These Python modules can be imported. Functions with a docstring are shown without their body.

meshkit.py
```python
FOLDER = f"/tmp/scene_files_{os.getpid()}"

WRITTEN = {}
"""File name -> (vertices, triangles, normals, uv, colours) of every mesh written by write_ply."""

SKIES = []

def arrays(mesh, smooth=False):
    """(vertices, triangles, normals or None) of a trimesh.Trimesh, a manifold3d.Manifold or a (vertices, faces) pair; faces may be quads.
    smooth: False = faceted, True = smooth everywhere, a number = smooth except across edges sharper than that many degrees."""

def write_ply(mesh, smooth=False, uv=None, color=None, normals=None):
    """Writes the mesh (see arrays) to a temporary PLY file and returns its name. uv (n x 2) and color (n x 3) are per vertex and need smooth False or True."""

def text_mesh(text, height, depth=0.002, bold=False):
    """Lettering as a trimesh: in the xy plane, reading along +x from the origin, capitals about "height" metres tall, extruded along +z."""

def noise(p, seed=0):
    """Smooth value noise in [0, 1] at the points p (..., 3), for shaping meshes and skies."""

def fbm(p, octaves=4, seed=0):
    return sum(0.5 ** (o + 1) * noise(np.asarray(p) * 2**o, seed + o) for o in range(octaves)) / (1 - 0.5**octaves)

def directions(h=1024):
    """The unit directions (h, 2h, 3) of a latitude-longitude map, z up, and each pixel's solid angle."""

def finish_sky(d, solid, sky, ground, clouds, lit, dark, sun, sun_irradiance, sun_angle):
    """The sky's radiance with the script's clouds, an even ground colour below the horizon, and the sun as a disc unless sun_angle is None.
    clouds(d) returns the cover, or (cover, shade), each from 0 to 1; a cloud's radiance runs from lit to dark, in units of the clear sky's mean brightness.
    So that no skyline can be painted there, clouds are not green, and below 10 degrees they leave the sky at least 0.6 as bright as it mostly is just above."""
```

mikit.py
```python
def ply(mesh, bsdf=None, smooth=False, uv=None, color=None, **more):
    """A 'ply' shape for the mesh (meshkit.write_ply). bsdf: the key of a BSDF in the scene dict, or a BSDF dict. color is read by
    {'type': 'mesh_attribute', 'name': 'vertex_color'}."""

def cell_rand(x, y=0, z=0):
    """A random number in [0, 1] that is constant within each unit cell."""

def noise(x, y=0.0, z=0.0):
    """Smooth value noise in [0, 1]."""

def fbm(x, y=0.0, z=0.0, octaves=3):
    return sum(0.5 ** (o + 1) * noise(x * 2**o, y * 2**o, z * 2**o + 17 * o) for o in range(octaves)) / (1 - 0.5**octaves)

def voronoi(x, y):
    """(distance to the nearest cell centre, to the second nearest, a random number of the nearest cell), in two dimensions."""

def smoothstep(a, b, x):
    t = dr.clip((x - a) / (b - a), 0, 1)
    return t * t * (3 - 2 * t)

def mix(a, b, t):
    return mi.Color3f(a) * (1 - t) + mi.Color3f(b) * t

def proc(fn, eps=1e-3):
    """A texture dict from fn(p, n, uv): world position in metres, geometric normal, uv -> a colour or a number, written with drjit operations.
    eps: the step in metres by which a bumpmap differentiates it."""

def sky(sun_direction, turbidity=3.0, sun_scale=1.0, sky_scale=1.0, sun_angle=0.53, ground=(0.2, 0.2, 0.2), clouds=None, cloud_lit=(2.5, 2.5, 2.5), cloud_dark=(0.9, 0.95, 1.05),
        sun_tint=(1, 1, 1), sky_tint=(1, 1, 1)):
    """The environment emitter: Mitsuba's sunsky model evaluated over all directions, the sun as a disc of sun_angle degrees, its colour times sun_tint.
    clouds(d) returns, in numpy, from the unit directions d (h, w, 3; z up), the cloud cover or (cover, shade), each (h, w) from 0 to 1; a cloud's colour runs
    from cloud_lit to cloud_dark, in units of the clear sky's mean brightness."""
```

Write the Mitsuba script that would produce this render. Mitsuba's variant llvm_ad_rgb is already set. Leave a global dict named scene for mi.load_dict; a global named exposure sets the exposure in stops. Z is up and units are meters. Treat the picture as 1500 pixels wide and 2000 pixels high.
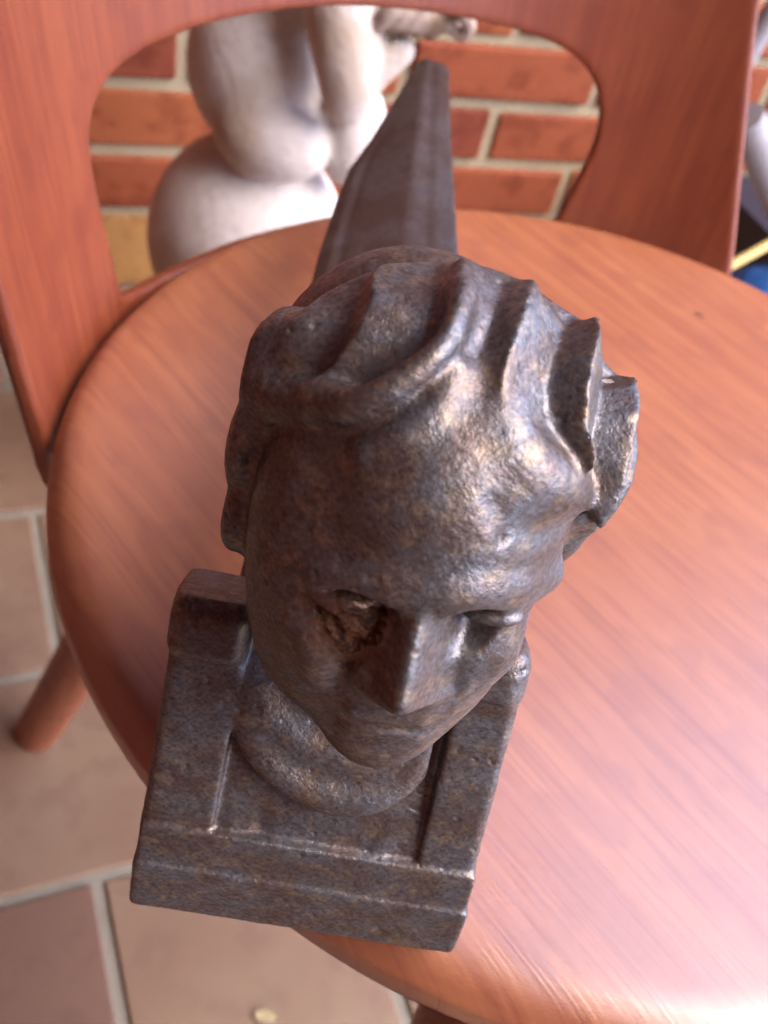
import math, random
import numpy as np, trimesh, shapely, mitsuba as mi, drjit as dr
import mikit, meshkit
from mikit import noise, fbm, mix, smoothstep
T = mi.ScalarTransform4f
SEAT = 0.49                                    # height of the chair seat above the tiles
# ---------------------------------------------------------------- camera, sky, exposure
CAM = np.array([0, 0, SEAT + 0.23881])
LOOK, UP = np.array([0, 0.7045128, -0.70969128]), np.array([-0.2583777, 0.68559299, 0.68059034])
scene = {
    'type': 'scene',
    'camera': {'type': 'thinlens', 'fov': 43.083, 'fov_axis': 'x', 'aperture_radius': 0.0009, 'focus_distance': 0.185, 'near_clip': 0.01, 'far_clip': 200.0,
               'to_world': T().look_at(origin=CAM.tolist(), target=(CAM + LOOK).tolist(), up=UP.tolist())},
    'sky_light': mikit.sky([0.63, -0.20, 0.75], turbidity=3, sun_scale=1.9, sun_angle=60, clouds=lambda d: 1.0, sun_tint=(0.98, 0.97, 1.03), cloud_lit=(8.2, 10.2, 16.0)),
}
exposure = 2.03
labels = {}
# ---------------------------------------------------------------- helpers
def name_of(name):
    if name not in scene: return name
    i = 1
    while f'{name}_{i:03d}' in scene: i += 1
    return f'{name}_{i:03d}'
def put(name, shape, **tags):
    key = name_of(name); scene[key] = shape
    if tags: labels[key] = tags
    return key
def obj(name, mesh, bsdf, smooth=False, **tags): return put(name, mikit.ply(mesh, bsdf, smooth=smooth), **tags)
def surface(S, lo, h):
    """The zero surface of the field S on a grid with corner lo and step h (surface nets)."""
    inside = S < 0; n = np.array(S.shape) - 1
    c = [inside[i:i + n[0], j:j + n[1], k:k + n[2]] for i in (0, 1) for j in (0, 1) for k in (0, 1)]
    tot = sum(x.astype(np.int8) for x in c); cells = np.argwhere((tot > 0) & (tot < 8))
    idx = np.full(n, -1, np.int64); idx[tuple(cells.T)] = np.arange(len(cells))
    acc, cnt = np.zeros((len(cells), 3)), np.zeros(len(cells))
    off = [(i, j, k) for i in (0, 1) for j in (0, 1) for k in (0, 1)]
    for a in off:
        for b in off:
            if sum(b) - sum(a) == 1 and all(q >= p for p, q in zip(a, b)):
                va, vb = S[tuple((cells + a).T)].astype(float), S[tuple((cells + b).T)].astype(float)
                m = (va < 0) != (vb < 0); t = va[m] / (va[m] - vb[m])
                acc[m] += np.asarray(a) + t[:, None] * (np.asarray(b) - np.asarray(a)); cnt[m] += 1
    V = (cells + acc / cnt[:, None]) * h + lo
    F = []
    for ax in range(3):
        u, v = (ax + 1) % 3, (ax + 2) % 3
        sl = [slice(None)] * 3; sl[ax] = slice(0, -1); A = inside[tuple(sl)]; sl[ax] = slice(1, None); B = inside[tuple(sl)]
        e = np.argwhere(A != B); e = e[(e[:, u] > 0) & (e[:, v] > 0) & (e[:, u] < n[u]) & (e[:, v] < n[v])]
        du, dv = np.eye(3, dtype=int)[u], np.eye(3, dtype=int)[v]
        q = np.stack([idx[tuple((e - du - dv).T)], idx[tuple((e - dv).T)], idx[tuple(e.T)], idx[tuple((e - du).T)]], 1)
        flip = ~A[tuple(e.T)]; q[flip] = q[flip][:, ::-1]; F.append(q)
    F = np.vstack(F); F = F[(F >= 0).all(1)]
    return V, np.vstack([F[:, [0, 1, 2]], F[:, [0, 2, 3]]])
def sculpt(fn, lo, hi, h, block=4):
    """surface() of a distance function, evaluated finely only in the blocks that the surface can pass through."""
    lo, hi = np.asarray(lo, float), np.asarray(hi, float); n = np.ceil((hi - lo) / h / block).astype(int)
    g = lambda lo_, n_, h_: np.stack(np.meshgrid(*[lo_[k] + h_ * np.arange(n_[k]) for k in range(3)], indexing='ij'), -1).astype(np.float32)
    C = fn(g(lo + h * block / 2, n, h * block).reshape(-1, 3)).reshape(n)
    S = np.repeat(np.repeat(np.repeat(C, block, 0), block, 1), block, 2)
    near = np.argwhere(np.abs(C) < h * block * 1.3)
    o = np.stack(np.meshgrid(*[np.arange(block)] * 3, indexing='ij'), -1).reshape(-1, 3)
    for part in np.array_split(near, max(1, len(near) // 4000)):
        ijk = (part[:, None] * block + o).reshape(-1, 3)
        S[tuple(ijk.T)] = fn((lo + ijk * h).astype(np.float32))
    return surface(S, lo, h)
def normals(V, F):
    N = np.zeros_like(V); fn = np.cross(V[F[:, 1]] - V[F[:, 0]], V[F[:, 2]] - V[F[:, 0]])
    for k in range(3): np.add.at(N, F[:, k], fn)
    return N / np.maximum(np.linalg.norm(N, axis=1, keepdims=True), 1e-12)
def piece(V, F, N, keep, bsdf):
    """Some faces of a mesh as a shape of their own, with the normals of the whole."""
    f = F[keep]; used, inv = np.unique(f, return_inverse=True)
    path = meshkit.write_ply((V[used], inv.reshape(-1, 3)), smooth=True, normals=N[used])
    return {'type': 'ply', 'filename': path, 'face_normals': False, 'bsdf': {'type': 'ref', 'id': bsdf}}
def tube(pts, radii, sides=20, caps=True):
    p = np.asarray(pts, float); r = np.broadcast_to(radii, (len(p),)); t = np.gradient(p, axis=0); t /= np.linalg.norm(t, axis=1, keepdims=True)
    a = np.cross(t, [0.13, 0.31, 0.94]); a /= np.linalg.norm(a, axis=1, keepdims=True); b = np.cross(t, a); w = np.arange(sides) * 2 * np.pi / sides
    v = (p[:, None] + r[:, None, None] * (np.cos(w)[None, :, None] * a[:, None] + np.sin(w)[None, :, None] * b[:, None])).reshape(-1, 3)
    f = []
    for i in range(len(p) - 1):
        for j in range(sides):
            k = (j + 1) % sides; f += [[i * sides + j, i * sides + k, (i + 1) * sides + k], [i * sides + j, (i + 1) * sides + k, (i + 1) * sides + j]]
    if caps:
        v = np.vstack([v, p[0], p[-1]]); m = len(v)
        for j in range(sides): k = (j + 1) % sides; f += [[m - 2, k, j], [m - 1, (len(p) - 1) * sides + j, (len(p) - 1) * sides + k]]
    return trimesh.Trimesh(v, f, process=False)
def lathe(profile, sides=180):
    """(r, z) from the top centre outward and round to the bottom centre."""
    pr = np.asarray(profile, float); w = np.arange(sides) * 2 * np.pi / sides
    v = np.stack([pr[:, :1] * np.cos(w), pr[:, :1] * np.sin(w), np.repeat(pr[:, 1:], sides, 1)], -1).reshape(-1, 3); f = []
    for i in range(len(pr) - 1):
        for j in range(sides):
            k = (j + 1) % sides; f += [[i * sides + j, (i + 1) * sides + j, (i + 1) * sides + k], [i * sides + j, (i + 1) * sides + k, i * sides + k]]
    return trimesh.Trimesh(v, f, process=False)
# ---------------------------------------------------------------- materials
def lin(*c): return [((x / 255 + .055) / 1.055) ** 2.4 if x > 10 else x / 255 / 12.92 for x in c]
def bumped(key, bsdf, fn, eps, scale=1.0):
    scene[key] = {'type': 'twosided', 'bsdf': {'type': 'bumpmap', 'arbitrary': mikit.proc(fn, eps), 'scale': scale, 'bsdf': bsdf}}
def principled(color, rough, **more):
    c = color if isinstance(color, dict) else {'type': 'rgb', 'value': list(color)}
    return {'type': 'principled', 'base_color': c, 'roughness': rough, **more}
EYE = (.0000, .0992, SEAT + .1141)
CHIP = (.0312, .1400, SEAT + .1442)
# cast iron: brown-black oxide with patches of bare blue-grey metal, tan dust of rust and orange specks
def iron_color(p, n, uv):
    a = fbm(p.x * 190, p.y * 190, p.z * 190, 4); b = fbm(p.x * 1500 + 9, p.y * 1500, p.z * 1500, 3); c = noise(p.x * 1500, p.y * 1500 + 5, p.z * 1500)
    d = fbm(p.x * 420 + 31, p.y * 420, p.z * 420 + 7, 4)
    col = mix([.098, .070, .062], [.106, .102, .112], smoothstep(.30, .72, a))
    col = mix(col, [.27, .20, .12], smoothstep(.48, .76, d) * .32)
    col = col * (.35 + 1.45 * b)
    col = mix(col, [.30, .11, .045], smoothstep(.86, .95, c) * smoothstep(.42, .6, d) * .8)
    e = p - mi.Point3f(EYE); er = dr.sqrt(e.x * e.x + e.y * e.y + e.z * e.z)        # rust that has spread round the eaten-out eye
    col = mix(col, [.12, .048, .022], .75 * smoothstep(.0115, .005, er + .006 * (fbm(p.x * 700, p.y * 700, p.z * 700, 3) - .5)))
    q = p - mi.Point3f(CHIP)                                           # the chip of white paint left on one lock
    r = dr.sqrt(q.x * q.x * 1.6 + q.y * q.y + q.z * q.z * .35) + .0016 * (noise(p.x * 900, p.y * 900, p.z * 900) - .5)
    return mix(col, [.72, .68, .64], 1 - smoothstep(.0014, .0019, r))
def iron_rough(p, n, uv): return .36 + .2 * fbm(p.x * 300, p.y * 300 + 3, p.z * 300, 3)
def iron_bump(p, n, uv): return .00009 * fbm(p.x * 1300, p.y * 1300, p.z * 1300, 2) + .00006 * noise(p.x * 3400, p.y * 3400, p.z * 3400)
bumped('iron', principled(mikit.proc(iron_color), mikit.proc(iron_rough), metallic=.72, specular=.6, clearcoat=.75, clearcoat_gloss=.38), iron_bump, 1.2e-4)
def bar_color(p, n, uv):
    a = fbm(p.x * 90, p.y * 90, p.z * 90, 3); b = fbm(p.x * 1100 + 9, p.y * 1100, p.z * 1100, 3)
    return mix([.062, .044, .042], [.078, .070, .076], smoothstep(.3, .7, a)) * (.55 + .9 * b)
bumped('iron_bar', principled(mikit.proc(bar_color), .42, metallic=.7, specular=.6, clearcoat=.8, clearcoat_gloss=.4), iron_bump, 1.2e-4)
def rust_color(p, n, uv): return mix([.024, .012, .009], [.095, .036, .016], smoothstep(.3, .75, fbm(p.x * 1500, p.y * 1500, p.z * 1500, 3)))
scene['rust'] = {'type': 'twosided', 'bsdf': principled(mikit.proc(rust_color), .9, specular=.2)}
# varnished red-brown wood; the grain runs along the seat, up the back and down the legs
KNOT = (0.1212, 0.4204)
GR = np.array([.76, -.65]) / math.hypot(.76, .65)
def wood(s, t, k):
    """s along, t across the grain (metres)."""
    w = t + .010 * fbm(s * 6, t * 14, k, 2)
    a = fbm(s * 9, w * 190, k, 4); b = fbm(s * 36, w * 800, k + 4, 2); c = fbm(s * 12 + 3, w * 30, k + 8, 4); f = noise(s * 130, w * 1700, k); m = fbm(s * 55, w * 90, k + 2, 2)
    col = mix([.235, .074, .034], [.280, .098, .043], smoothstep(.3, .7, a))
    col = mix(col, [.330, .128, .056], smoothstep(.40, .72, c) * .42)
    col = mix(col, [.18, .052, .030], smoothstep(.48, .72, b) * .4)
    col = mix(col, [.185, .056, .036], smoothstep(.52, .72, m) * .35)
    return mix(col, [.12, .03, .02], smoothstep(.78, .95, f) * .4)
def seat_color(p, n, uv):
    s, t = p.x * GR[0] + p.y * GR[1], p.x * -GR[1] + p.y * GR[0]
    col = wood(s, t, .5 + p.z * 8)
    a, b = (p.x - KNOT[0]) * GR[0] + (p.y - KNOT[1]) * GR[1], (p.x - KNOT[0]) * -GR[1] + (p.y - KNOT[1]) * GR[0]
    return mix(col, [.05, .018, .014], .85 * (1 - smoothstep(.0012, .0028, dr.sqrt(a * a * .4 + b * b) + .0008 * noise(p.x * 900, p.y * 900, 0))))
def back_color(p, n, uv): return wood(p.z, dr.atan2(p.y - .2856, p.x - .0758) * .21, 3.5) * mi.Color3f(.64, .44, .41)
def seat_bump(p, n, uv): return .00004 * noise((p.x * GR[0] + p.y * GR[1]) * 90, (p.x * -GR[1] + p.y * GR[0]) * 1400, 0)
varnish = dict(specular=1.0, clearcoat=1.0, clearcoat_gloss=.8)
bumped('seat_wood', principled(mikit.proc(seat_color), .35, **varnish), seat_bump, 2e-4)
scene['back_wood'] = {'type': 'twosided', 'bsdf': principled(mikit.proc(back_color), .42, specular=.45, clearcoat=.15, clearcoat_gloss=.7)}
scene['leg_wood'] = {'type': 'twosided', 'bsdf': principled(mikit.proc(lambda p, n, uv: wood(p.z, p.x + p.y, 7.5) * mi.Color3f(.8, .7, .7)), .4, specular=.45)}
def tile_mat(i, base):
    def col(p, n, uv):
        a = fbm(p.x * 9 + i * 3.7, p.y * 9, 0, 4); b = fbm(p.x * 60, p.y * 60 + i, 0, 3)
        c = mix(base, [base[0] * 1.12, base[1] * 1.22, base[2] * 1.2], smoothstep(.36, .7, a))
        return mix(c, [base[0] * .8, base[1] * .76, base[2] * .8], smoothstep(.48, .76, b) * .4)
    scene[f'tile_{i}'] = {'type': 'twosided', 'bsdf': principled(mikit.proc(col), .5, specular=.4)}
for i, c in enumerate(([.172, .105, .072], [.195, .124, .084], [.155, .090, .064])): tile_mat(i, c)
scene['grout'] = {'type': 'twosided', 'bsdf': principled(mikit.proc(lambda p, n, uv: mix([.19, .175, .14], [.27, .25, .21], fbm(p.x * 70, p.y * 70, p.z * 70, 3))), .95, specular=.2)}
def brick_mat(i, base):
    def col(p, n, uv):
        a = fbm(p.x * 38 + i, p.y * 38, p.z * 38, 4); b = fbm(p.x * 220, p.y * 220, p.z * 220, 2)
        c = mix(base, [base[0] * .72, base[1] * .62, base[2] * .6], smoothstep(.45, .7, a))
        return mix(c, [base[0] * 1.2, base[1] * 1.4, base[2] * 1.5], smoothstep(.58, .75, b) * .5)
    scene[f'brick_{i}'] = {'type': 'twosided', 'bsdf': principled(mikit.proc(col), .8, specular=.25)}
for i, c in enumerate(([.20, .050, .020], [.155, .036, .017], [.225, .064, .024], [.29, .15, .05])): brick_mat(i, c)
scene['mortar'] = {'type': 'twosided', 'bsdf': principled(mikit.proc(lambda p, n, uv: mix([.25, .205, .13], [.35, .295, .20], fbm(p.x * 45, p.y * 45, p.z * 45, 4))), .95, specular=.2)}
def stone_color(p, n, uv):
    a = fbm(p.x * 16, p.y * 16, p.z * 16, 4); b = fbm(p.x * 260, p.y * 260, p.z * 260, 2)
    c = mix([.53, .48, .45], [.42, .34, .27], smoothstep(.46, .74, a))
    return mix(c, [.38, .33, .32], smoothstep(.55, .75, b) * .4)
bumped('stone', principled(mikit.proc(stone_color), .9, specular=.25), lambda p, n, uv: .0012 * fbm(p.x * 230, p.y * 230, p.z * 230, 3), 1e-3)
scene['grey_plastic'] = {'type': 'twosided', 'bsdf': principled(mikit.proc(lambda p, n, uv: mix([.26, .25, .27], [.20, .19, .21], fbm(p.x * 40, p.y * 40, p.z * 40, 3))), .5)}
scene['navy_plastic'] = {'type': 'twosided', 'bsdf': principled(mikit.proc(lambda p, n, uv: mix([.008, .009, .02], [.014, .016, .03], fbm(p.x * 60, p.y * 60, p.z * 60, 3))), .5)}
scene['blue_plastic'] = {'type': 'twosided', 'bsdf': principled(mikit.proc(lambda p, n, uv: mix([.01, .07, .26], [.02, .11, .34], fbm(p.x * 60, p.y * 60, p.z * 60, 3))), .45)}
scene['cane'] = {'type': 'twosided', 'bsdf': principled(mikit.proc(lambda p, n, uv: mix([.48, .36, .12], [.34, .24, .08], fbm(p.x * 30, p.y * 30, p.z * 120, 3))), .6)}
scene['roof_board'] = {'type': 'twosided', 'bsdf': principled(mikit.proc(lambda p, n, uv: wood(p.x, p.y, p.z) * .6), .6)}
scene['stone_hands'] = {'type': 'twosided', 'bsdf': principled(mikit.proc(lambda p, n, uv: mix([.32, .25, .21], [.15, .10, .07], smoothstep(.38, .6, fbm(p.x * 60, p.y * 60, p.z * 60, 3)))), .9, specular=.25)}
scene['straw'] = {'type': 'twosided', 'bsdf': principled(mikit.proc(lambda p, n, uv: mix([.46, .40, .24], [.30, .24, .12], fbm(p.x * 400, p.y * 400, p.z * 400, 2))), .8)}
# ---------------------------------------------------------------- the bust, sculpted as one signed distance field (millimetres, bust frame: x right, y back, z up)
f32 = np.float32
def smin(a, b, k):
    h = np.clip(0.5 + 0.5 * (b - a) / k, 0, 1)
    return b + (a - b) * h - k * h * (1 - h)
def smax(a, b, k): return -smin(-a, -b, k)
def ell(P, c, r, rot=None):
    q = P - np.asarray(c, f32)
    if rot is not None: q = q @ np.asarray(rot, f32)
    r = np.asarray(r, f32)
    k0 = np.linalg.norm(q / r, axis=-1); k1 = np.linalg.norm(q / (r * r), axis=-1)
    return k0 * (k0 - 1) / np.maximum(k1, 1e-6)
def rz(deg):
    a = math.radians(deg); return np.array([[math.cos(a), -math.sin(a), 0], [math.sin(a), math.cos(a), 0], [0, 0, 1]])
def ry(deg):
    a = math.radians(deg); return np.array([[math.cos(a), 0, math.sin(a)], [0, 1, 0], [-math.sin(a), 0, math.cos(a)]])
def rx(deg):
    a = math.radians(deg); return np.array([[1, 0, 0], [0, math.cos(a), -math.sin(a)], [0, math.sin(a), math.cos(a)]])
def cap(P, a, b, ra, rb):
    a, b = np.asarray(a, f32), np.asarray(b, f32); d = b - a
    t = np.clip(((P - a) @ d) / (d @ d), 0, 1)
    return np.linalg.norm(P - a - t[..., None] * d, axis=-1) - (ra + (rb - ra) * t)
def spline(pts, radii, n=3):
    """Catmull-Rom through the points, the radii along with them."""
    p = np.column_stack([np.asarray(pts, float), radii]); e = np.vstack([2 * p[0] - p[1], p, 2 * p[-1] - p[-2]])
    t = np.linspace(0, 1, n, endpoint=False)[:, None]
    out = [.5 * (2 * e[i] + (e[i + 1] - e[i - 1]) * t + (2 * e[i - 1] - 5 * e[i] + 4 * e[i + 1] - e[i + 2]) * t ** 2 + (3 * e[i] - e[i - 1] - 3 * e[i + 1] + e[i + 2]) * t ** 3) for i in range(1, len(e) - 2)]
    q = np.vstack(out + [p[-1:]]); return q[:, :3], q[:, 3]
def chain(P, pts, radii):
    if len(pts) > 2: pts, radii = spline(pts, radii)
    pts = np.asarray(pts, f32); lo, hi = pts.min(0) - max(radii), pts.max(0) + max(radii)
    q = np.maximum(np.maximum(lo - P, P - hi), 0); d = np.linalg.norm(q, axis=-1)
    m = d < 7                                                   # farther off, the distance to the box will do
    if m.any():
        p, e = P[m], None
        for i in range(len(pts) - 1):
            c = cap(p, pts[i], pts[i + 1], radii[i], radii[i + 1]); e = c if e is None else np.minimum(e, c)
        d[m] = e
    return d
def box(P, c, h, r, rot=None):
    q = P - np.asarray(c, f32)
    if rot is not None: q = q @ np.asarray(rot, f32)
    q = np.abs(q) - (np.asarray(h, f32) - r)
    return np.linalg.norm(np.maximum(q, 0), axis=-1) + np.minimum(q.max(-1), 0) - r
def local(D, P, fn, lo, hi):
    """Applies fn(D, P) only inside the box lo..hi, which keeps the field quick."""
    m = np.all((P > np.asarray(lo, f32)) & (P < np.asarray(hi, f32)), axis=-1)
    D[m] = fn(D[m], P[m])

def head_base(P):
    d = ell(P, (5, 16, 122), (27, 33, 31))
    d = smin(d, ell(P, (5, 4, 98), (21.5, 22, 26)), 9)
    d = smin(d, ell(P, (5, -8, 81), (8.5, 8, 8)), 8)
    return d
def neck(P): return cap(P, (3, 27, 50), (5, 19, 95), 13, 13.5)

# crests of the locks, left to right, from the crown down to the hairline, and their heights over the skull
CRESTS = [
    [(-25, 24, 141), (-26.5, 16, 139), (-27, 11, 133), (-27, 10, 126)],
    [(-20, 22, 147), (-20.6, 15.5, 147), (-22, 10.8, 143), (-24, 9, 138)],
    [(-10.5, 20, 154), (-11, 10.5, 153.5), (-12.6, 4.8, 150), (-14.8, 1.8, 145), (-17, 1, 139.5)],
    [(2.5, 20, 158), (2.4, 10.5, 158.5), (1.6, 3.4, 155.5), (0, -.6, 152.5), (-3.7, -3.2, 148.5), (-7.6, -4.2, 144.2), (-11, -3.4, 141.4)],
    [(14.5, 24, 157), (13.6, 14, 159), (12.4, 5.4, 157), (11, .4, 153.6), (10.4, -1.6, 149.6)],
    [(26.5, 24, 152), (25.8, 17, 154), (24.6, 8.4, 152.5), (23.8, 2.4, 149), (24.2, -1.2, 144), (26, -.4, 139)],
    [(36, 24, 143.5), (36.4, 16, 146), (34.6, 9.4, 142.5), (32.6, 4.4, 137), (31.6, 2.8, 131.5)],
    [(40, 26, 134), (39.5, 18, 136), (37, 12, 132), (34, 8, 127)],
    [(40, 28, 124), (39.5, 21, 125), (36, 14, 123), (34, 11, 119)],
    [(37, 30, 113), (37, 23, 114), (34, 16, 113)]]
CREST_H = [1.8, 2.6, 3.2, 3.6, 3.6, 5.6, 6.0, 4.6, 3.6, 3.0]
CREST_DEPTH = [.8, 1, 1, 1, 1, 1, .72, .6, .6, .6]
HC = np.array([6.4, 19, 125], f32)
def polar(P):
    """Angle round and angle from an axis that leaves the head at the back of the crown, where the locks spring from."""
    q = P - HC; fwd = q[..., 2] * .53 - q[..., 1] * .848
    return np.arctan2(q[..., 0], fwd), np.arctan2(np.hypot(q[..., 0], fwd), q[..., 2] * .848 + q[..., 1] * .53)
def hairline(x):
    return np.interp(x, [-30, -22, -16, -10, -3, 3, 9, 17, 25, 31, 36], [121, 132, 136.8, 140.6, 145.4, 150.5, 147.8, 143.4, 136.5, 129, 121]).astype(f32)
def locks(P):
    y = P[..., 1]; ph, th = polar(P); xs = []
    for c in CRESTS:
        a, b = polar(np.asarray(c, f32)); o = np.argsort(b); xs.append(np.interp(th, b[o], a[o]))
    w = 31 * np.maximum(np.sin(th), .2)                                   # radians to millimetres along the skin
    xs = np.maximum.accumulate(np.stack(xs, -1), -1)
    k = np.clip((xs < ph[..., None]).sum(-1) - 1, 0, len(CRESTS) - 2)
    a = np.take_along_axis(xs, k[..., None], -1)[..., 0]; b = np.take_along_axis(xs, k[..., None] + 1, -1)[..., 0]
    wd = (b - a) * w; t = np.clip((ph - a) / np.maximum(b - a, .02), 0, 1); hh = np.asarray(CREST_H)
    tr = np.clip(1 - 4.0 / np.maximum(wd, 3), .5, .74)                    # where the flank ends and the next crest's steep side begins
    lim = np.clip(wd / 9, .3, 1) * np.asarray(CREST_DEPTH)[k]                                          # narrow locks are low
    down = hh[k] * np.clip(1 - t / tr, 0, 1) ** 1.35
    up = hh[k + 1] * np.clip((t - tr) / (1 - tr), 0, 1) ** 1.2
    f = np.maximum(down, up); e = hh[k] * (1 - t) + hh[k + 1] * t
    h = e - (e - f) * lim
    h = np.where(ph < xs[..., 0], hh[0], np.where(ph > xs[..., -1], hh[-1], h))
    back = np.clip((26 - y) / 6, 0, 1); back = back * back * (3 - 2 * back)
    back = back * np.clip((P[..., 2] - 116) / 14, .15, 1)                   # they die away down the sides
    return (h * back + 1.6 * (1 - back)).astype(f32)
LOBES = [
    ([(41.5, 24, 127.5), (38, 20, 128.5), (36, 16, 127)], [1.2, 2.2, 2]),
    ([(37, 30, 120), (38.0, 22, 121.5), (35.6, 15, 120.5), (31.6, 11, 121)], [2.6, 3.4, 3.2, 2.6]),
    ([(33, 30, 112), (34.6, 23, 113.5), (32.4, 16.4, 113.5), (28.8, 11.6, 116.5)], [2.6, 3.6, 3.4, 2.8]),
]
def hair(P):
    x, y, z = P[..., 0], P[..., 1], P[..., 2]
    env = ell(P, (5.6, 19, 125), (31.6, 26.8, 30.9)) - locks(P)
    env = smin(env, ell(P, (0, 40, 121), (28.5, 24, 31.5)), 1.2)            # the smooth back of the head
    env = np.maximum(env, 96 - z)
    cut = np.minimum(hairline(x) - z, 11 - y)
    d = smax(env * .55, cut * .7, 1.2)
    e = chain(P, [(2.6, 12, 157.2), (2.5, 7, 156.2), (1.9, 2.0, 153.8), (.2, -1.2, 151.6), (-3.6, -3.8, 148), (-7.6, -4.8, 144.2), (-11.2, -4.0, 141.6), (-17, .8, 138.2), (-23, 7.4, 134)], [.8, 1.0, 1.3, 1.6, 1.9, 2.3, 2.6, 2.8, 2.8])
    d = smin(d, e, 3.4)
    side = chain(P, [(-19.6, 15, 139), (-21.4, 14, 126), (-20.8, 12.5, 112), (-19.4, 10, 103)], [7, 7.8, 7.6, 6])
    d = smin(d, side, 3)
    d = smin(d, chain(P, [(-24, 21, 141), (-26, 15.5, 139), (-26.4, 11, 133)], [2.8, 3.0, 2.6]), 4)
    d = smin(d, ell(P, (-28, 11, 121), (2.4, 5, 7)), 3); d = smin(d, ell(P, (-27, 9, 107), (2.6, 4, 6)), 3)
    d = smax(d, -chain(P, [(6, -3.8, 150.8), (11, -7.0, 147.8), (16.4, -8.0, 143.4), (23.5, -5.8, 137.6), (29.5, -1.0, 132.4)], [1.4, 2.2, 2.2, 2.2, 1.4]), 2.4)   # the groove under the locks on the right
    d = smin(d, ell(P, (26, 22, 124), (9.5, 13, 19)), 3)
    for pts, rr in LOBES: d = smin(d, chain(P, pts, rr), 3)
    return d
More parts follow.
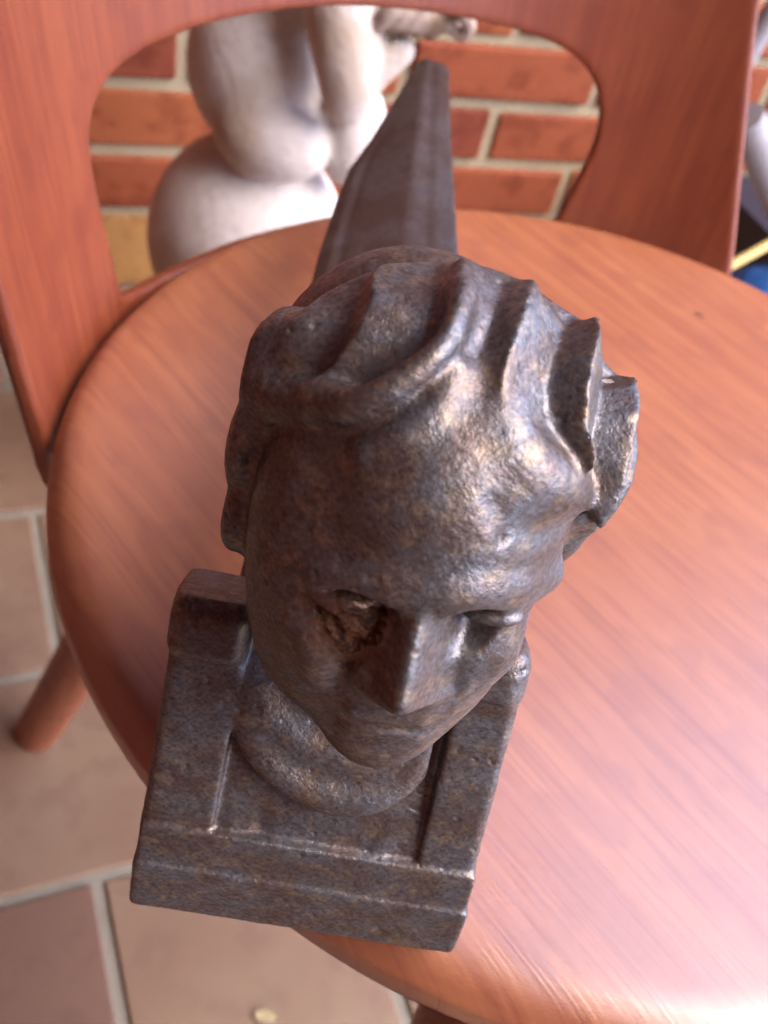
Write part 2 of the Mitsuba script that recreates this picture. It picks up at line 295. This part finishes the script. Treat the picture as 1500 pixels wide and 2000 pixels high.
def face(P):
    d = head_base(P)
    d = smin(d, ell(P, (-13, 5, 112), (11.5, 14, 24)), 6)
    d = smin(d, ell(P, (-9, 2, 95), (11, 14, 16)), 7)
    # brow
    d = smin(d, chain(P, [(-15, -5, 112), (-9.5, -10.4, 114.4), (-2, -14.2, 117), (4, -15.2, 118.4), (11, -14.2, 119), (19, -9.4, 117.8), (27, 0, 115)], [3.0, 3.9, 3.8, 3.2, 4.0, 4.2, 3.6]), 3)
    # eye hollows, deepest beside the nose and running down along it
    d = smax(d, -ell(P, (-5.2, -18.0, 110.4), (8.4, 8.2, 5.6), ry(-14)), 1.0)
    d = smax(d, -ell(P, (15.2, -18.6, 110.8), (6.6, 9.6, 6.4), ry(12)), .9)
    d = smax(d, -chain(P, [(-2.6, -18.5, 108), (-3.4, -18.4, 102), (-4.2, -17.6, 97)], [4.2, 3.2, 2]), 2.4)
    d = smax(d, -chain(P, [(13.6, -18.8, 109), (14.4, -17.8, 103), (14.6, -16.0, 97)], [4.2, 3.4, 2]), 2.4)
    d = smin(d, ell(P, (-3.6, -9.8, 108.4), (6.4, 5.0, 5.6)), 1.0)
    d = smin(d, ell(P, (-5.2, -12.6, 112.6), (6.6, 3.2, 1.9), ry(-12)), .8)
    d = smin(d, ell(P, (18.2, -10.8, 112.8), (5.4, 3.2, 1.7), ry(-4)), .9)
    # cheekbones
    d = smin(d, ell(P, (-9.5, -8, 102), (6, 6.4, 7)), 5)
    d = smin(d, chain(P, [(-17, -4.6, 109), (-11.4, -11.4, 104.5), (-8.6, -14, 100), (-8, -14.4, 96)], [2.2, 2.6, 2.4, 1.6]), 3)
    d = smin(d, ell(P, (20.6, -6.0, 103), (5.0, 6.0, 7)), 4)
    # nose: a long wedge with a sharp straight ridge, its right flank flat
    A, B, R_, L_ = (np.array(q, float) for q in ((5.6, -17.2, 118.5), (5.3, -26.4, 101.6), (14.0, -12.0, 102), (-3.6, -11, 102.5)))
    def plane(p, q, r):
        n = np.cross(q - p, r - p); n /= np.linalg.norm(n); n = n if n[1] < 0 else -n
        return ((P - p.astype(f32)) @ n.astype(f32))
    n = smax(plane(A, B, R_), plane(A, B, L_), 2.8) - .6
    bot = (P - np.array([5.3, -25, 99.8], f32)) @ np.array([0, -.42, -.907], f32)
    n = smax(n, bot, 2.4); n = np.maximum(np.maximum(n, P[..., 2] - 120), P[..., 1] + 6)
    n = smin(n, ell(P, (-.2, -15.5, 100.4), (2.8, 4, 3)), 2)
    d = smin(d, n, 1.2)
    # mouth and chin
    d = smin(d, cap(P, (-.5, -16, 91), (10.5, -15.2, 91), 1.6, 1.6), 2)
    d = smin(d, cap(P, (0, -14.8, 86.6), (10, -14.4, 86.6), 1.9, 1.9), 2)
    d = smax(d, -cap(P, (-2.5, -17.6, 88.9), (12.5, -17, 89), .9, .9), 1.0)
    d = smax(d, -cap(P, (-1, -18.5, 84), (11, -18, 84), 1.6, 1.6), 2.4)
    # frown fold and the roll of the temple
    d = smin(d, chain(P, [(3.4, -.5, 149), (1, -5.5, 144), (-3, -8, 140), (-7.5, -8, 136.5)], [1.2, 1.5, 1.5, 1.0]), 3.8)
    d = smin(d, chain(P, [(12, -3.2, 142), (16.4, -4.6, 138), (22.4, -2.6, 133.8), (27, 1.6, 131)], [3, 4.4, 5, 4]), 4)
    d = smax(d, -chain(P, [(13, -13.6, 134.4), (15.6, -13.6, 131.6), (19.4, -12.2, 129.6), (24.6, -8.0, 128.0), (29, -3.0, 127.2)], [.4, .8, .9, .9, .7]), 3.6)
    d = smax(d, -ell(P, (15.2, -13.6, 129.2), (.9, 1.6, 1.5)), .6)
    return d
def body(P):
    z = P[..., 2]
    Q = P.copy(); Q[..., 0] = P[..., 0] * (1 + .0005 * (z - 15)); Q[..., 1] = P[..., 1] - .25 * np.maximum(z - 24, 0)   # it leans back from the plinth
    X, y = Q[..., 0], Q[..., 1]
    d = box(Q, (-.2, 18.4, 40), (38.4, 15, 37), 2.6); d = smax(d, (z + .42 * (y - 4) - 77) * .9, 2)
    rec = box(Q, (.9, 2, 62), (23.4, 6.5, 46), 1.0)                       # the open front between the two flat bands
    d = smax(d, -rec, .8)
    und = np.abs(X - .9) - 23.8
    cloth = np.maximum((4.6 + (z - 24) * .10 - y) * .95, und)             # shirt, falling forward to the foot of the opening
    cloth = np.maximum(np.maximum(cloth, z - 72), 8 - z)
    cloth = smin(cloth, np.maximum(chain(Q, [(-17.5, 6.6, 20), (-18.6, 7.6, 33)], [2.8, 1.4]), und), 2)
    cloth = smin(cloth, np.maximum(chain(Q, [(13.0, 6.4, 20), (17.4, 7.6, 32)], [3.2, 1.4]), und), 2.4)
    cloth = smax(cloth, -chain(Q, [(-11, 2.4, 22), (-12.6, 4, 32)], [2.2, 1.2]), 2.4)
    d = smin(d, cloth, .8)
    # rolled collar: a broad band rising from its lower edge back to the neck
    c = chain(Q, [(-23, 8, 66), (-20.4, 6.6, 55), (-14.4, 5.2, 47), (-6, 4.2, 42.5), (3, 3.8, 41), (12, 4.2, 43), (18.2, 5.6, 49), (21, 7, 58)], [3, 3.6, 4, 4.2, 4.4, 4.2, 3.8, 3.2])
    c = smin(c, chain(Q, [(-21, 11, 70), (-16, 9, 57), (-7, 8.2, 51), (3, 7.8, 49.5), (12, 8.6, 51.5), (18, 11, 60)], [5.4, 6, 6.4, 6.6, 6.2, 5.4]), 3.5)
    c = smin(c, chain(Q, [(-16, 14, 72), (-6, 12.5, 61), (3, 12, 59.5), (12, 13, 62)], [6, 7, 7, 6]), 5)
    c = smin(c, ell(Q, (-1, 17, 61), (24, 10.5, 21)), 5)
    d = smin(d, np.maximum(c, np.abs(X + .6) - 22.2), .8)
    # shoulder caps, sloping away behind, with a notch under each in front
    d = smin(d, np.maximum(box(Q, (-30.8, 14.5, 74), (8.6, 14, 6.8), 3.6), z + .42 * (y - 4) - 80.6), 1.5)
    d = smin(d, smax(box(Q, (30.4, 14.5, 74.6), (8.2, 14, 7.4), 5.0), z + .36 * (y - 4) - 82, 3), 1.5)
    d = smax(d, -cap(Q, (23, .4, 69.5), (43, .4, 67.5), 1.3, 1.5), 2)
    d = smax(d, -cap(Q, (25, .4, 76.5), (41, 3, 79), .6, .5), .6)
    d = smax(d, -cap(Q, (-36, 1.4, 80), (-26, 3, 81.5), .6, .5), .6)
    return d
def plinth(P):
    x, y, z = P[..., 0], P[..., 1], P[..., 2]
    d = box(P, (0, 20.5, 8.2), (38.8, 20.5, 8.2), 1.4)
    led = box(P, (0, 20.5, 14), (38.2, 19.6, 12.2), 1.2)
    led = smax(led, (z - 16.4) * .20 - (y - .9) * .98, .8)             # set back above the front edge
    d = smin(d, led, .5)
    d = smax(d, (x * .82 - y * .57 - 33.6) + .0 * z, 1.2)              # knocked-off right front corner
    return d
def bust_field(P):
    h = smin(face(P), hair(P), 1.4)
    n = neck(P)
    d = smin(h, n, 3)
    b = smin(body(P), plinth(P), .6)
    return smin(d, b, 2.0)
# ---------------------------------------------------------------- the setting: tiled floor and brick wall, both laid along the wall's own direction
WT, WN, WD = np.array([.8927, .4507, 0]), np.array([-.4507, .8927, 0]), 1.0515
def wall_xyz(t, n, z): return np.asarray(t)[..., None] * WT + np.asarray(n)[..., None] * WN + np.asarray(z)[..., None] * np.array([0, 0, 1.0])
FRAME = np.column_stack([WT, WN, [0, 0, 1]])
def slab(c, half, bevel, jit, rng, wob=0.0):
    """A block with bevelled edges: 24 corners pulled in, a little uneven."""
    m = trimesh.creation.box(extents=[2, 2, 2]); s = np.array(half, float)
    pts = []
    for sx in (-1, 1):
        for sy in (-1, 1):
            for sz in (-1, 1):
                q = np.array([sx, sy, sz]); w = rng.normal(0, wob, 3)
                for k in range(3):
                    e = s - bevel; e[k] = s[k]; pts.append(q * e + w)
    h = trimesh.convex.convex_hull(np.array(pts))
    v = h.vertices @ np.array([[math.cos(jit), -math.sin(jit), 0], [math.sin(jit), math.cos(jit), 0], [0, 0, 1]]).T + np.asarray(c)
    return trimesh.Trimesh(v @ FRAME.T, h.faces, process=False)
g = 40.0
obj('ground', (np.array([[-g, -g, -.03], [g, -g, -.03], [g, g, -.03], [-g, g, -.03]]), np.array([[0, 1, 2, 3]])), 'grout', kind='structure')
c4 = wall_xyz(np.array([-1.9, 2.2, 2.2, -1.9]), np.array([-1.5, -1.5, 1.06, 1.06]), np.full(4, -.0035))
obj('patio_floor', (c4, np.array([[0, 1, 2, 3]])), 'grout', kind='structure')
rng = np.random.default_rng(5); P = .1868
TC, TS = math.cos(math.radians(4.5)), math.sin(math.radians(4.5))          # laid a little askew to the wall, in running bond
for i in range(-9, 11):
    for j in range(-8, 5):
        a_, b_ = P * (i + .5 + .5 * (j % 2)) + .012, .1245 + P * (j + .5)
        t, n = a_ * TC - (b_ - .25) * TS, .25 + a_ * TS + (b_ - .25) * TC
        if n > 1.05 + P * .2: continue
        obj('patio_floor__tile', slab((0, 0, -.006), (P / 2 - .0042, P / 2 - .0042, .006), .0016, math.radians(4.5) + rng.normal(0, .003), rng, .0004).apply_translation(FRAME @ [t, n, 0]), f'tile_{rng.integers(3)}')
wall = obj('brick_wall', None or slab((.2, WD + .07 + .007, 1.1), (1.75, .07, 1.1), .001, 0, rng), 'mortar', label='red brick wall with pale sandy mortar joints standing behind the chair', category='wall')
Z0, CH, BL = SEAT - .15917, .075, .25
rest = []; count = 0
for k in range(-25, 4):
    zt, zb = Z0 - CH * k - .0072, Z0 - CH * (k + 1) + .0072
    if k == 3: zb = .004
    for i in range(-7, 7):
        t = (.664 if k % 2 == 0 else .539) + BL * (i - 1.5) - (.125 if False else 0)
        tc = t; mat = f'brick_{rng.integers(3)}' if k < 3 else 'brick_3'
        proud = rng.normal(0, .0012)
        b = slab((tc, WD + .03 + proud, (zt + zb) / 2 + rng.normal(0, .0008)), (BL / 2 - .007, .03, (zt - zb) / 2), .0026, rng.normal(0, .002), rng, .0008)
        near = zb < SEAT + .36 and -.75 < tc < 1.45
        if near: obj('brick_wall__brick', b, mat); count += 1
        else: rest.append(b)
put('brick_wall__upper_brick', mikit.ply(trimesh.util.concatenate(rest), 'brick_0'), kind='stuff')
side = []                                                                # the house wall that closes the patio on the left, outside the picture
for k in range(34):
    for i in range(16):
        side.append(slab((-.86 + rng.normal(0, .0012), WD - .13 - BL * i + (.125 if k % 2 else 0), .042 + CH * k), (.03, BL / 2 - .006, CH / 2 - .006), .0022, 0, rng, .0008))
obj('side_wall', slab((-.92, -.95, 1.28), (.075, 2.0, 1.28), .001, 0, rng), 'mortar', label='red brick side wall of the house closing the patio on the left', category='wall')
rear = [slab((-.86 + BL * i + (.125 if k % 2 else 0), -2.2 + rng.normal(0, .0012), .042 + CH * k), (BL / 2 - .006, .03, CH / 2 - .006), .0022, 0, rng, .0008) for k in range(33) for i in range(8)]
obj('rear_wall', slab((.0, -2.26, 1.25), (1.0, .075, 1.25), .001, 0, rng), 'mortar', label='red brick house wall behind the photographer', category='wall')
put('rear_wall__brick', mikit.ply(trimesh.util.concatenate(rear), 'brick_0'), kind='stuff')
put('side_wall__brick', mikit.ply(trimesh.util.concatenate(side), 'brick_1'), kind='stuff')
roof = 'porch_roof'
labels[roof] = dict(label='dark boarded porch roof over the left side of the patio', category='roof')
for i in range(14): obj(roof + '__board', slab((-.02, -3.0 + .3 * i + .15, 2.5), (.87, .147, .012), .002, 0, rng, .001), 'roof_board')
for n_ in (-2.6, -1.2, -.2, .8): obj(roof + '__beam', slab((-.02, n_, 2.44), (.87, .03, .046), .003, 0, rng, .001), 'roof_board')
# ---------------------------------------------------------------- the chair: round seat, bent back with a wide opening, four splayed legs
SC = np.array([.07585, .28556, SEAT])
chair = 'wooden_chair'
labels[chair] = dict(label='red-brown wooden chair with a round seat and an openwork curved back, standing on the tiles', category='chair')
prof = [(0, 0), (.06, 0), (.12, 0), (.172, 0), (.183, 0), (.1885, -.0001), (.1925, -.0008), (.1955, -.0024), (.1974, -.0047), (.1984, -.0062), (.1996, -.0074), (.2002, -.0092), (.2003, -.014), (.1992, -.0185), (.1965, -.0205), (.185, -.0215), (.1, -.0215), (0, -.0215)]
seat = lathe(prof); seat.apply_translation(SC)
obj(chair + '__seat', seat, 'seat_wood', smooth=50)
def seg_dist(q, poly):
    a = np.asarray(poly, float); b = np.roll(a, -1, 0); d = np.full(len(q), 9.0)
    for p0, p1 in zip(a, b):
        e = p1 - p0; L = e @ e
        if L < 1e-14: continue
        t = np.clip((q - p0) @ e / L, 0, 1); d = np.minimum(d, np.linalg.norm(q - p0 - t[:, None] * e, axis=1))
    return np.where(shapely.contains_xy(shapely.Polygon(a), q[:, 0], q[:, 1]), -d, d)
RB = .204
# outline and opening in degrees round the seat and metres above it (the back leans out by .15)
outer = [(193.8, -.03), (193.6, -.012), (193.5, .0), (193.5, .03), (193.3, .06), (193, .09), (192, .13), (189.5, .165), (183, .187), (170, .2), (134, .21), (105, .2), (91, .186), (85, .165), (82.5, .115), (79.1, .077), (75.4, .039), (71.6, .003), (70.2, -.012), (74, -.03), (95, -.034), (100, -.034), (99, -.02), (150, -.02), (168, -.02), (172, -.036), (185, -.046), (192, -.044)]
hole = [(169.8, -.012), (170.2, .008), (171, .028), (171.5, .05), (171, .066), (168.6, .076), (164.3, .0815), (158, .0838), (150, .085), (141, .0855), (131, .085), (120, .0825), (110, .0795), (104.5, .076), (101, .0712), (98.4, .064), (96.8, .055), (95.9, .044), (95.8, .03), (96.6, .014), (97.6, -.003), (97.9, -.012)]
def to_s(l): return [((a - 134) * math.pi / 180 * RB, z) for a, z in l]
def smooth_poly(l, it=2):
    p = np.asarray(l, float)
    for _ in range(it): q = np.roll(p, -1, 0); p = np.stack([.75 * p + .25 * q, .25 * p + .75 * q], 1).reshape(-1, 2)
    return p
po, ph = smooth_poly(to_s(outer)), smooth_poly(to_s(hole))
hs = .0018; lo = np.array([-.285, -.056, -.0077]); nn = (np.array([.57, .286, .0165]) / hs).astype(int)
gs, gz = np.meshgrid(lo[0] + hs * np.arange(nn[0]), lo[1] + hs * np.arange(nn[1]), indexing='ij'); q2 = np.stack([gs.ravel(), gz.ravel()], 1)
d2 = np.maximum(seg_dist(q2, po), -seg_dist(q2, ph)).reshape(gs.shape)
dt = np.abs(lo[2] + hs * np.arange(nn[2])) - .0034
rr = .0018; a, b = d2[..., None] + rr, dt[None, None] + rr
S = np.sqrt(np.maximum(a, 0) ** 2 + np.maximum(b, 0) ** 2) + np.minimum(np.maximum(a, b), 0) - rr
V, F = surface(S, lo, hs)
ang = V[:, 0] / RB + math.radians(134); rad = RB + .0044 + .15 * V[:, 1] + V[:, 2]
V = np.column_stack([SC[0] + rad * np.cos(ang), SC[1] + rad * np.sin(ang), SEAT + V[:, 1]])
obj(chair + '__backrest', (V, F[:, ::-1]), 'back_wood', smooth=40)
for an in (162.8, 105.5, 268, 2):
    a = math.radians(an); d = np.array([math.cos(a), math.sin(a), 0])
    z = np.linspace(SEAT - .02, .003, 14); f = (SEAT - .02 - z) / SEAT
    r = np.interp(f, [0, .1, .9, .985, 1], [.0165, .0185, .0175, .016, .013])
    obj(chair + '__leg', tube(SC * [1, 1, 0] + d * (.15 + .172 * f)[:, None] + z[:, None] * [0, 0, 1], r, 24), 'leg_wood', smooth=40)
def leaf():
    u = np.linspace(0, 1, 13); v = np.linspace(-1, 1, 7); U, Vv = np.meshgrid(u, v, indexing='ij'); wdt = .0042 * np.sin(np.pi * U) ** .7
    x, y = .017 * (U - .5), wdt * Vv; z = .0016 + .0016 * Vv ** 2 + .002 * np.sin(3 * U) * U
    pts = np.stack([x, y, z], -1).reshape(-1, 3); f = [[i * 7 + j, (i + 1) * 7 + j, (i + 1) * 7 + j + 1, i * 7 + j + 1] for i in range(12) for j in range(6)]
    low = pts - [0, 0, .0004]; f2 = [[a + 91 for a in q[::-1]] for q in f]
    return np.vstack([pts, low]) + [.0115, .2185, 0], np.array(f + f2)
obj('dry_leaf', leaf(), 'straw', smooth=True, label='tiny pale yellow dry leaf lying on the floor tiles below the andiron', category='leaf')
# ---------------------------------------------------------------- behind the chair
def statue(Pm):
    P = Pm - np.array([-170, 760, SEAT * 1000], np.float32)
    d = ell(P, (-12, 0, -238), (88, 84, 98))                                # rounded knees and base
    d = smin(d, ell(P, (-10, 5, -390), (92, 90, 120)), 30)
    t = ell(P, (-16, 8, -84), (58, 56, 70))                                 # back and belly
    t = smin(t, ell(P, (2, 14, -6), (48, 46, 50)), 14)                      # chest
    d = smin(d, t, 4)
    d = smin(d, ell(P, (8, -30, -122), (48, 34, 34)), 6)                    # thigh drawn up
    d = smin(d, ell(P, (68, -6, -114), (26, 30, 43)), 4)
    d = smin(d, ell(P, (20, 28, 62), (34, 36, 42)), 9)                      # bowed head
    d = smin(d, chain(P, [(36, -20, 26), (50, -36, -12), (62, -45, -50), (64, -44, -72)], [29, 29, 24, 18]), 3)       # upper arm, hanging to the elbow
    d = smin(d, chain(P, [(64, -44, -70), (78, -38, -50), (94, -32, -32)], [17, 14, 12]), 3)
    return np.maximum(d, 1 - Pm[..., 2])
def hands(Pm):
    P = Pm - np.array([-180, 752, SEAT * 1000 - 22], np.float32)
    d = ell(P, (100, -26, 14), (20, 16, 12))
    for k in range(5): d = smin(d, chain(P, [(88 + 9 * k, -40 + 3 * k, 10), (96 + 9 * k, -42 + 4 * k, 22 - k), (104 + 9 * k, -30 + 4 * k, 26 - 2 * k), (106 + 9 * k, -22 + 4 * k, 16)], [6.5, 6, 5.5, 5]), 1.5)
    return smin(d, chain(P, [(132, -24, 20), (142, -30, 27), (150, -28, 20), (146, -26, 12), (138, -26, 14)], [5, 5, 5, 4.5, 4]), 1.5)
V, F = sculpt(statue, (-290, 640, -4), (30, 880, 610), 5.0)
labels['garden_statue'] = dict(label='pale rounded stone garden statue of a crouching figure, standing on the floor behind the chair', category='statue')
obj('garden_statue__body', (V / 1000, F), 'stone', smooth=True)
V, F = sculpt(hands, (-120, 680, 438), (0, 770, 525), 2.0)
obj('garden_statue__hands', (V / 1000, F), 'stone_hands', smooth=True)

# what shows at the right edge, past the back of the chair
def bar(p, q, r): return tube(np.linspace(p, q, 6), r, 20)
obj('plastic_pipe', bar((.225, .93, SEAT - .085), (.46, 1.06, SEAT - .34), .0165), 'grey_plastic', smooth=40, label='grey plastic pipe slanting down behind the right side of the chair back', category='pipe')
obj('broom_handle', bar((.2, 1.02, SEAT - .20), (.262, 1.06, SEAT + .12), .011), 'grey_plastic', smooth=40, label='thin grey handle leaning upright against the brick wall at the right', category='broom handle')
obj('bamboo_cane', bar((.22, .86, SEAT - .235), (.40, 1.03, SEAT - .155), .0048), 'cane', smooth=40, label='thin yellow cane lying across behind the right edge of the seat', category='cane')
tub = 'storage_tub'
labels[tub] = dict(label='dark navy plastic tub on the floor against the wall at the right', category='tub')
def tubmesh(w, d, z0, z1, top, c):
    o = trimesh.creation.box(extents=[1, 1, 1]); v = o.vertices.copy(); s = np.where(v[:, 2] > 0, 1, top); v[:, 0] *= w * s; v[:, 1] *= d * s; v[:, 2] = np.where(v[:, 2] > 0, z1, z0)
    return trimesh.Trimesh(v @ FRAME.T + c, o.faces)
cc = np.array([.46, 1.12, 0.0])
obj(tub + '__body', tubmesh(.30, .18, .002, .245, .86, cc), 'navy_plastic')
obj(tub + '__rim', tubmesh(.325, .205, .245, .262, 1, cc), 'navy_plastic')
obj('plastic_bag', None or trimesh.Trimesh(*(lambda m: (m.vertices * [.10, .08, .13] * (1 + .18 * (meshkit.fbm(m.vertices * 2.2, 3)[:, None] - .5) + .10 * (meshkit.fbm(m.vertices * 6, 2, 4)[:, None] - .5)) + [.365, .98, .125], m.faces))(trimesh.creation.icosphere(4))), 'blue_plastic', smooth=True, label='bright blue plastic bag on the floor beside the right edge of the seat', category='bag')
# ---------------------------------------------------------------- the andiron: bust, plinth and billet bar
BX, BY, BZ = np.array([.99463572, .10343974, 0]), np.array([-.10122161, .97330712, -.2059792]), np.array([-.02130643, .20487427, .97855637])
BO = np.array([.00462, .08962, SEAT + .0054])
def to_world(V): return BO + (V[:, :1] * BX + V[:, 1:2] * BY + V[:, 2:3] * BZ) / 1000
and_ = 'andiron'
labels[and_] = dict(label='dark rusty iron andiron with the bust of a man with swept-up hair, on the seat', category='andiron')
V, F = sculpt(bust_field, (-46, -32, -2), (46, 70, 166), .54)
E2 = np.vstack([F[:, [0, 1]], F[:, [1, 2]], F[:, [2, 0]]])
for _ in range(3):                                                        # takes the grid's steps off the crests
    acc, cnt = np.zeros_like(V), np.zeros(len(V)); np.add.at(acc, E2[:, 0], V[E2[:, 1]]); np.add.at(cnt, E2[:, 0], 1)
    V = V + .45 * (acc / np.maximum(cnt, 1)[:, None] - V) * (cnt > 2)[:, None]
N = normals(V, F)
# the rough skin of the casting, and the crumbled rust in one eye hollow
pit = np.clip((meshkit.noise(V / 1.9, 21) - .80) / .12, 0, 1) * np.clip((meshkit.fbm(V / 14, 2, 22) - .42) / .1, 0, 1)
skin = .17 * (meshkit.fbm(V / 1.6, 2, 1) - .5) - .28 * pit + .34 * (meshkit.fbm(V / 9, 2, 7) - .5)
eye = np.clip(1.25 - np.linalg.norm((V - [-3.6, -12.6, 108.4]) / [6.2, 5, 5.4], axis=1) + .5 * (meshkit.fbm(V / 3, 2, 11) - .5), 0, 1)
eye = np.clip(eye * 3, 0, 1) * (V[:, 1] < -6)
skin += eye * (2.2 * (meshkit.fbm(V / 1.5, 2, 3) - .5) + .75)
V = V + N * skin[:, None]; N = normals(V, F)
cen = V[F].mean(1)
cf = cen.astype(np.float32)
fld = np.stack([np.minimum(face(cf), neck(cf)), hair(cf), body(cf), plinth(cf)], 1); which = fld.argmin(1)
which[(eye[F].mean(1) > .55)] = 4
W = to_world(V); WNm = N @ np.stack([BX, BY, BZ])
for k, (nm, mt) in enumerate((('head', 'iron'), ('hair', 'iron'), ('torso', 'iron'), ('plinth', 'iron'), ('rust_crust', 'rust'))):
    m = which == k
    if m.any(): scene[f'{and_}__{nm}'] = piece(W, F, WNm, m, mt)
labels[and_ + '__rust_crust'] = dict(label='crumbling orange-brown rust filling the eye hollow on the left of the photo')
def billet(P):
    y = P[..., 1]
    zc = 64 + (y - 40) * .214                                             # level in the world
    R = np.interp(y, [40, 190, 220, 262, 300, 374], [23, 21.7, 20, 17.5, 15.5, 12.5]).astype(f32); Lf = np.interp(y, [40, 190, 220, 262, 282, 302, 374], [32, 30.5, 30, 27.5, 25.5, 19, 2.5]).astype(f32)
    x, z = P[..., 0] - 1 + .012 * (y - 190), P[..., 2] - zc
    # ridge at x = 0: a short face tipped to the right, a long one falling to the left
    top = np.where(x > 0, z + .16 * x, (z - .6 * x) * .86)
    top = top - .5 * np.exp(-((x - .55 * R) / 1.6) ** 2) + .35 * np.exp(-((x - .36 * R) / 1.2) ** 2) - .6 * np.exp(-((x + Lf * .84) / 1.4) ** 2) + .4 * np.exp(-((x + Lf * .72) / 1.6) ** 2)   # the beads cast along it
    d = smax(top, np.maximum(x - R, (-x - Lf) * .9), 1.2)
    d = np.maximum(d, -(z + 8 + .62 * Lf * np.clip(1 - x / 20, 0, 1)))
    d = smax(d, y - 374, 3); d = np.maximum(d, 30 - y)
    return d
V, F = sculpt(billet, (-48, 26, 10), (34, 386, 144), 1.6)
N = normals(V, F); V = V + N * (.22 * (meshkit.fbm(V / 3, 3, 5) - .5))[:, None]; N = normals(V, F)
scene[and_ + '__billet_bar'] = piece(to_world(V), F, N @ np.stack([BX, BY, BZ]), np.ones(len(F), bool), 'iron_bar')
